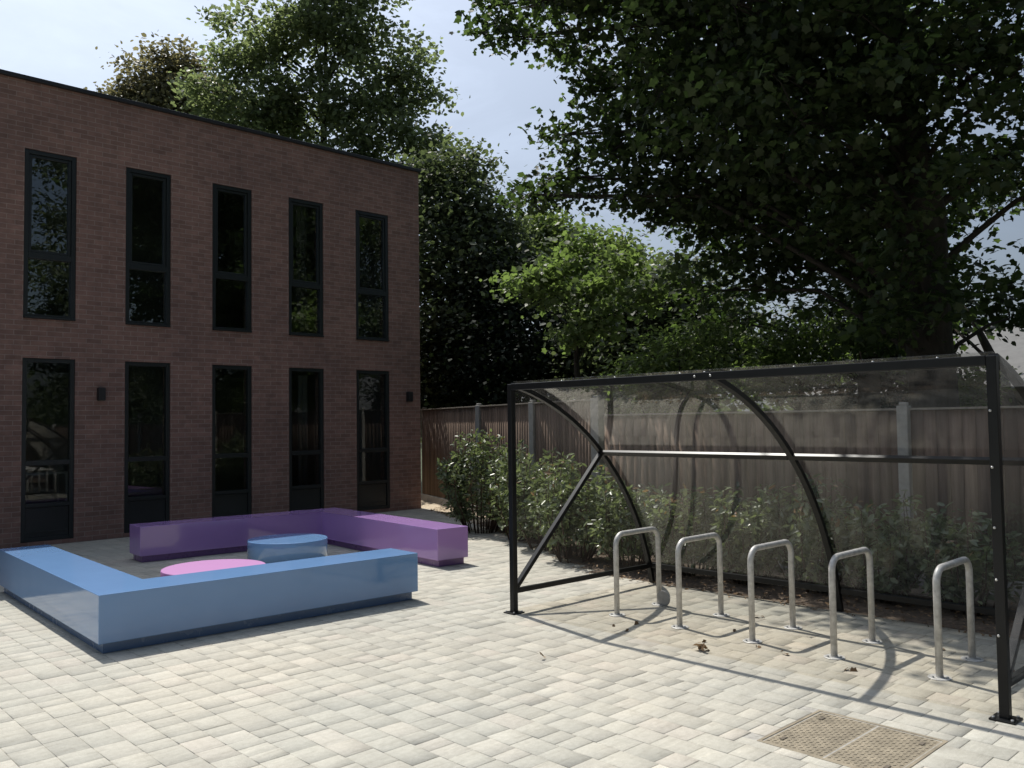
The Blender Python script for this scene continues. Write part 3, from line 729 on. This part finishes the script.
# behind the building
make_tree('leafy_tree', 'tall open green tree rising behind the flat roof of the building', (17.0, 28.0, 0), .34,
          lob((225, 95, 32.5, 1.44), (262, 45, 32.0, 1.68), (235, 55, 32.5, 0.96), (315, 22, 32.0, 2.04), (300, 105, 32.0, 1.92), (365, 40, 32.0, 1.56), (365, 105, 31.8, 1.80), (405, 75, 32.0, 1.32), (410, 135, 31.8, 1.56), (437, 95, 32.0, 0.66), (345, 160, 31.5, 1.80), (400, 195, 31.0, 1.68), (330, -35, 32.0, 1.80), (270, 120, 32.5, 1.56), (225, 135, 33.0, 1.44), (425, 170, 31.5, 1.08), (370, -15, 32.0, 1.08)),
          30000, .20, T_BROAD, L_PALE, top=16.0, clump=.34, per=74, flat=.65, shell=.5)
make_tree('bronze_tree', 'bronze leaved tree showing over the roof at the far left', (13.6, 36.0, 0), .26,
          lob((125, 98, 37.0, 0.96), (150, 80, 37.0, 1.32), (178, 62, 37.0, 1.08), (185, 95, 37.0, 1.56), (135, 115, 37.0, 1.56), (205, 110, 36.5, 1.44), (170, 115, 37.0, 1.56)), 13000, .20, T_BROAD, L_BROWN, top=15.0, clump=.36, per=50)
make_tree('leafy_tree', 'rounded green tree standing just past the corner of the brick building', (15.2, 17.6, 0), .26,
          lob((425, 180, 23, 1.0), (455, 175, 23, .9), (440, 225, 22.5, 1.3), (480, 215, 22.5, .95), (475, 260, 22, 1.2), (430, 285, 22, 1.1), (500, 240, 22.5, .7), (455, 320, 21.5, 1.2), (432, 345, 21.5, 1.0), (495, 290, 22, 1.0), (430, 385, 21.5, .9), (450, 400, 21, .9), (428, 405, 22, .6)), 24000, .15, T_BROAD, L_MID, top=8.5, clump=.34, per=50)
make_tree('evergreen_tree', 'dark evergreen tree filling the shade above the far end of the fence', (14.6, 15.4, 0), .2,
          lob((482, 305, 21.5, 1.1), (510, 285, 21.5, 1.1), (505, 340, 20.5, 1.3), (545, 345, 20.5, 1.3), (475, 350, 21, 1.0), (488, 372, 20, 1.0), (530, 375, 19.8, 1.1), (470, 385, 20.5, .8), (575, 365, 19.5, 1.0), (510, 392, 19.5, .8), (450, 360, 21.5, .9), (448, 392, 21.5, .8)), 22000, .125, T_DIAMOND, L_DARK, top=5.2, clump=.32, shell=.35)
make_tree('broadleaf_tree', 'far sunlit yellow green tree seen in the gap between the darker crowns', (27.4, 26.0, 0), .3,
          lob((525, 250, 39, 1.7), (545, 232, 39, 1.2), (570, 250, 39, 1.7), (600, 270, 38, 1.7), (550, 285, 38, 1.9), (640, 290, 37, 1.7), (620, 255, 38, 1.0), (515, 290, 39, 1.6), (590, 315, 37, 1.8)), 22000, .24, T_BROAD, L_FAR, top=10.5, clump=.5)
make_tree('young_maple', 'young bright green maple reaching up over the fence corner post', (11.3, 10.2, 0), .09,
          lob((516, 288, 15, .24), (536, 280, 15, .3), (560, 270, 15.4, .3), (552, 300, 15, .2), (590, 290, 14.6, .28), (580, 245, 15.5, .25), (622, 268, 14.2, .28), (600, 322, 14.4, .3), (640, 300, 14, .25), (570, 335, 15, .25)), 2900, .12, T_MAPLE, L_LIGHT, top=4.4, clump=.20, flat=.4, per=18)
make_tree('broadleaf_tree', 'dense dark tree behind the fence between the young maple and the big maple', (14.2, 11.0, 0), .18,
          lob((630, 320, 19, 1.2), (680, 300, 19, 1.2), (600, 350, 19, 1.0), (650, 365, 18.5, 1.1), (720, 340, 18.5, 1.1), (690, 380, 18, 1.0), (760, 370, 18, .9), (600, 395, 18.5, .8)), 18000, .14, T_BROAD, L_MID, top=4.8, clump=.33)
make_tree('broadleaf_tree', 'dark bushy tree low behind the thick maple trunk', (16.4, 4.6, 0), .18,
          lob((860, 320, 17, 1.1), (920, 310, 17, 1.0), (880, 365, 16.5, 1.0), (820, 385, 16.5, .7), (930, 365, 16.5, .7)), 8000, .17, T_LEAF, L_DARK, top=4.0, clump=.33)
make_tree('garden_shrub', 'bright lime green shrub spilling over the fence behind the middle of the shelter rail', (10.3, 7.3, 0), .05,
          lob((630, 372, 12.6, .30), (655, 360, 12.6, .42), (685, 348, 12.6, .42), (715, 335, 12.6, .3), (665, 385, 12.5, .45), (700, 375, 12.5, .42), (640, 400, 12.5, .4)), 4200, .105, T_LEAF, L_LIGHT, top=2.9, clump=.17, cat='shrub')
make_tree('garden_shrub', 'yellow green shrub low behind the fence left of the thick maple trunk', (12.9, 6.85, 0), .05,
          lob((765, 350, 14, .38), (800, 340, 14, .42), (835, 335, 14, .35), (785, 368, 14, .42), (825, 362, 14, .42), (760, 380, 14, .4)), 3600, .11, T_LEAF, L_LIGHT, top=3.0, clump=.2, cat='shrub')
make_tree('garden_shrub', 'small sunlit shrub beyond the fence seen through the right of the shelter sheet', (13.2, 3.2, 0), .04,
          lob((970, 395, 12.4, .3), (985, 380, 12.4, .22), (960, 405, 12.4, .25)), 1300, .10, T_LEAF, L_LIGHT, top=2.1, clump=.14, cat='shrub')
# behind the camera: what the windows mirror
for i, (x, y, h, lb) in enumerate([(4.5, -23, 10, 'lowest green tree behind the yard, at its far left'), (16.6, -21, 17.5, 'tallest green tree behind the yard, with spreading crown'), (22.5, -22, 16.5, 'green tree behind the yard next to the tallest one'), (28.5, -21, 17, 'green tree behind the yard, second from its far right'), (34.5, -21, 17, 'green tree behind the yard, last but one at its far right'), (41, -22, 13, 'green tree behind the yard at its far right, lower than its neighbours')]):
    L = [((x+random.uniform(-3, 3)*(1.15-.6*k/15), y+random.uniform(-1.5, 1.5), h*(.10+.84*k/15)), random.uniform(1.4, 2.1)) for k in range(16)]
    if i == 1: L += [((14.2, -21, 15.6), 1.1), ((13.4, -21, 16.4), .9), ((14.4, -21, 12.5), .9), ((13.3, -21, 10.9), .9), ((12.8, -21, 7.4), 1.2), ((14.4, -21, 9.0), 1.2)]
    if i == 4: L += [((33.2, -21, 9), 1.8), ((33.4, -21, 12), 1.8), ((33.8, -21, 15), 1.6)]
    make_tree('leafy_tree', lb, (x, y, 0), .28, L, 16000, .34, T_LEAF, L_MID, top=h, clump=.5, group='trees behind the yard', twigs=False)
# distant wood
def far_wood():
    P = []
    for k in range(620):
        a = rng.uniform(0, 2*math.pi); d = rng.uniform(62, 85); h = rng.uniform(3.5, 8.5) if -2.6 < (a-math.pi*2 if a > math.pi else a) < -.2 else rng.uniform(2.5, 7.0)
        c = np.array([math.cos(a)*d, math.sin(a)*d, 0]); m = 90
        q = rng.normal(size=(m, 3))*np.array([1.6, 1.6, h*.30])+np.array([0, 0, h*.5]); q[:, 2] = np.abs(q[:, 2]); P.append(c+q)
    P = np.concatenate(P)
    me = leaves_mesh('distant_wood', P, .75, T_DIAMOND, .4, rng.uniform(0, 1, len(P)))
    tag(link('distant_wood', me, L_MID), 'far belt of trees beyond the gardens', 'wood', kind='stuff')
far_wood()

# ------------------------------------------------------------------ shrubs in the bed
def shrub(c, h, w, n, label, group=None, tips=.006, seed=0):
    n = int(n*1.35); w *= 1.12
    t = thing('glossy_shrub', label, 'shrub', (c[0], c[1], 0), 0, group)
    sb = MB(); P = []; O = []; TP = []; TO = []
    ns = max(8, int(w*26))
    for s in range(ns):
        a = rng.uniform(0, 2*math.pi); r = w*.5*math.sqrt(rng.uniform(0, 1)); hh = h*(1-.30*(r/(w*.5))**2)*rng.uniform(.72, 1.06)
        b0 = Vector((.18*w*math.cos(a), .18*w*math.sin(a), 0)); e = Vector((r*math.cos(a), r*math.sin(a), hh)); m = b0.lerp(e, .5)+Vector((math.cos(a)*.08*w, math.sin(a)*.08*w, 0))
        sb.tube([b0, m, e], [.011, .007, .003], 5)
        k = int(n/ns)
        for j in range(k):
            f = rng.uniform(.10, 1.0)**.8; p = b0*(1-f)**2+m*(2*f*(1-f))+e*f*f
            an = rng.uniform(0, 2*math.pi); o = np.array([math.cos(an), math.sin(an), .35])
            q = np.array(p)+o*rng.uniform(.01, .15)*(1.25-f*.7)
            if f > .93 and rng.uniform() < tips*7: TP.append(q); TO.append(o)
            else: P.append(q); O.append(o)
    sb.build('stem', M_STEM, t)
    tone = np.concatenate([np.clip(rng.normal(.38, .2, len(P)), 0, .78), rng.uniform(.88, 1, len(TP))])
    P = np.array(P+TP); link('foliage', leaves_mesh('foliage', P, .092, T_LEAF, .25, tone, np.array(O+TO)), L_SHRUB, t)
shrub((9.30, 10.55), 1.66, 1.22, 3400, 'tallest bushy glossy shrub, at the building end of the planting bed')
shrub((9.05, 9.35), 1.40, .95, 2000, 'glossy shrub just behind the left post of the shelter')
shrub((8.62, 8.45), 1.42, .95, 1900, 'glossy shrub by the fence seen inside the shelter end frame')
shrub((8.12, 7.45), 1.30, .95, 1900, 'glossy shrub with pale leaves behind the diagonal brace of the shelter', tips=.012)
shrub((8.18, 6.6), 1.15, .85, 1700, 'glossy shrub behind the curved foot of the shelter end arch')
shrub((8.25, 5.75), 1.22, .9, 1800, 'glossy shrub with orange new shoots behind the shelter sheet by the first stand', tips=.03)
shrub((8.25, 5.05), 1.12, .85, 1600, 'glossy shrub behind the shelter sheet by the second stand')
shrub((8.28, 4.35), 1.22, .9, 1700, 'glossy shrub with reddish tips behind the shelter sheet by the third stand', tips=.02)
shrub((8.30, 3.65), 1.10, .85, 1500, 'glossy shrub just behind the foot of the middle arch of the shelter')
shrub((8.28, 2.85), 1.0, .8, 1200, 'shaded shrub behind the shelter sheet by the fourth stand', 'shaded shrubs behind the shelter')
shrub((8.30, 2.0), .95, .8, 1200, 'shaded shrub behind the shelter sheet by the fifth stand', 'shaded shrubs behind the shelter')
shrub((8.28, 1.15), 1.0, .8, 1200, 'shaded shrub behind the right end of the shelter', 'shaded shrubs behind the shelter')
shrub((8.30, .2), 1.0, .85, 1200, 'shaded shrub in the bed just past the right end of the shelter', 'shaded shrubs behind the shelter')

# leaf litter over the bed and fallen leaves on the paving
def litter():
    n = 3400; y = rng.uniform(-2, 14.0, n); x0 = np.array([bed_edge(v) for v in y]); x1 = np.array([fence_x(v) for v in y])
    x = x0-.10+np.abs(rng.normal(0, .5, n))*np.clip(x1-x0, .1, 1.3); x = np.minimum(x, x1-.02)
    z = np.where(x > x0+.1, rng.uniform(.03, .06, n), rng.uniform(.012, .02, n))
    P = np.c_[x, y, z]
    me = leaves_mesh('leaf_litter', P, .045, T_LEAF, 2.0, rng.uniform(0, 1, n))
    tag(link('leaf_litter', me, M_LITTER), 'dry leaves and bark chips scattered over the planting bed', 'leaf litter', kind='stuff')
litter()
def fallen(x, y, s, label, group, k=3):
    P = np.array([[x+random.uniform(-1, 1)*s*.5, y+random.uniform(-1, 1)*s*.5, .012+.01*i] for i in range(k)])
    me = leaves_mesh('fallen_leaf', P-np.array([x, y, 0]), s, T_MAPLE, .6, rng.uniform(.1, .8, k)); o = link('fallen_leaf', me, M_LITTER); o.location = (x, y, 0)
    tag(o, label, 'leaf', group)
fallen(5.62, 3.86, .075, 'largest crumpled clump of dry leaves, on the paving before the third stand', None, 6)
fallen(4.62, 4.57, .05, 'lone dark scrap of leaf on the open sunlit paving left of the shelter', None, 2)
for x, y in ((5.83, 3.98), (5.98, 3.60), (5.95, 3.36), (5.88, 2.83), (5.76, 4.85), (5.70, 4.65), (6.3, 4.0), (6.55, 3.5), (6.9, 4.1), (6.85, 2.6), (6.6, 2.05), (6.0, 4.75)):
    fallen(x, y, random.uniform(.03, .06), 'small dry brown leaf lying on the paving under the shelter', 'dry leaves under the shelter', 2)

# ------------------------------------------------------------------ neighbour's house
def house():
    t = thing('bungalow', 'neighbouring bungalow with pale grey tiled roof beyond the maple trunk', 'house', (21.5, 3.5, 0), R(-6))
    b = MB(); b.box((0, 0, 1.2), (6.4, 13, 2.4)); b.build('wall', M_RENDER, t)
    b = MB(); rg, ev = 3.75, 2.25; n = 15
    for s in (-1, 1):
        for k in range(n):                      # courses of tiles, each lapping the one below
            f0, f1 = k/n, (k+1)/n
            x0, z0 = s*3.5*(1-f0), ev+(rg-ev)*f0; x1, z1 = s*3.5*(1-f1), ev+(rg-ev)*f1
            b.bar((( x0+x1)/2, -6.8, (z0+z1)/2+.02), ((x0+x1)/2, 6.8, (z0+z1)/2+.02), .30, .03, (s*.45, 0, 1) if 0 else (s*(rg-ev)/3.5*1.12, 0, 1), .004)
    b.build('roof', M_ROOFTILE, t)
    b = MB(); b.bar((0, -6.8, rg+.03), (0, 6.8, rg+.03), .16, .10, (0, 0, 1), .03); b.build('ridge', M_ROOFTILE, t)
    for y in (-3.5, 2.5):
        b = MB(); b.box((-3.22, y, 1.4), (.06, 1.3, 1.1), None, .005); f = b.build('window', M_FRAME, t)
        b = MB(); b.box((-3.258, y, 1.4), (.01, 1.16, .96)); b.build('pane', M_GLASS, f)
house()

# ------------------------------------------------------------------ sky, sun, render settings
SUN = Vector((.120, .600, 1.0)).normalized()
w = bpy.data.worlds.new('World'); scene.world = w; w.use_nodes = True
nt = w.node_tree; nt.nodes.clear()
out = nt.nodes.new('ShaderNodeOutputWorld'); bg = nt.nodes.new('ShaderNodeBackground'); sky = nt.nodes.new('ShaderNodeTexSky')
sky.sky_type = 'NISHITA'; sky.sun_disc = False; sky.sun_elevation = math.asin(SUN.z); sky.sun_rotation = math.atan2(SUN.x, SUN.y)
sky.air_density = 1.0; sky.dust_density = 3.0; sky.ozone_density = 1.0; sky.altitude = 30
tc = nt.nodes.new('ShaderNodeTexCoord'); mp = nt.nodes.new('ShaderNodeMapping'); mp.inputs['Scale'].default_value = (1.2, 1.2, 4.0); mp.inputs['Rotation'].default_value = (.2, .35, .3)
nz = nt.nodes.new('ShaderNodeTexNoise'); nz.inputs['Scale'].default_value = 1.7; nz.inputs['Detail'].default_value = 7; nz.inputs['Roughness'].default_value = .6; nz.inputs['Distortion'].default_value = .8
rp = nt.nodes.new('ShaderNodeValToRGB'); rp.color_ramp.elements[0].position = .40; rp.color_ramp.elements[0].color = (.66, .66, .66, 1); rp.color_ramp.elements[1].position = .78; rp.color_ramp.elements[1].color = (1, 1, 1, 1)
# thin high cloud: scatters most light forward, so it is brightest on the sun's side of the sky
def vmath(op, a, b):
    n = nt.nodes.new('ShaderNodeVectorMath'); n.operation = op; L(a, n.inputs[0]); n.inputs[1].default_value = b; return n
def fmath(op, a, b):
    n = nt.nodes.new('ShaderNodeMath'); n.operation = op; L(a, n.inputs[0])
    if isinstance(b, (int, float)): n.inputs[1].default_value = b
    else: L(b, n.inputs[1])
    return n.outputs[0]
L = nt.links.new
L(tc.outputs['Generated'], mp.inputs[0]); L(mp.outputs[0], nz.inputs['Vector']); L(nz.outputs['Fac'], rp.inputs[0])
nrm = nt.nodes.new('ShaderNodeVectorMath'); nrm.operation = 'NORMALIZE'; L(tc.outputs['Generated'], nrm.inputs[0])
dt = vmath('DOT_PRODUCT', nrm.outputs['Vector'], tuple(SUN)).outputs['Value']
fw = fmath('ADD', fmath('POWER', fmath('MAXIMUM', dt, 0.0), 2.3), .06)
veil = fmath('MULTIPLY', fw, rp.outputs['Color'])
vc = nt.nodes.new('ShaderNodeMix'); vc.data_type = 'RGBA'; vc.blend_type = 'MIX'; vc.inputs['A'].default_value = (0, 0, 0, 1); vc.inputs['B'].default_value = (22.5, 26.2, 32.0, 1); L(veil, vc.inputs['Factor'])
ad = nt.nodes.new('ShaderNodeMix'); ad.data_type = 'RGBA'; ad.blend_type = 'ADD'; ad.inputs['Factor'].default_value = 1
L(sky.outputs[0], ad.inputs['A']); L(vc.outputs['Result'], ad.inputs['B']); L(ad.outputs['Result'], bg.inputs['Color']); L(bg.outputs[0], out.inputs['Surface'])
bg.inputs['Strength'].default_value = .05
sl = bpy.data.lights.new('sun', 'SUN'); sl.energy = 5.0; sl.angle = R(.53); sl.color = (1, .955, .88)
so = bpy.data.objects.new('sun', sl); col.objects.link(so); so.rotation_euler = (-SUN).to_track_quat('-Z', 'Y').to_euler(); so.location = SUN*40

vs = scene.view_settings; scene.display_settings.display_device = 'sRGB'
vs.view_transform = 'Standard'; vs.look = 'None'; vs.exposure = -.06; vs.gamma = 1; vs.use_curve_mapping = False
cy = scene.cycles
cy.max_bounces = 10; cy.diffuse_bounces = 4; cy.glossy_bounces = 4; cy.transmission_bounces = 6; cy.transparent_max_bounces = 24
cy.use_denoising = True; cy.sample_clamp_indirect = 6; cy.caustics_reflective = False; cy.caustics_refractive = False
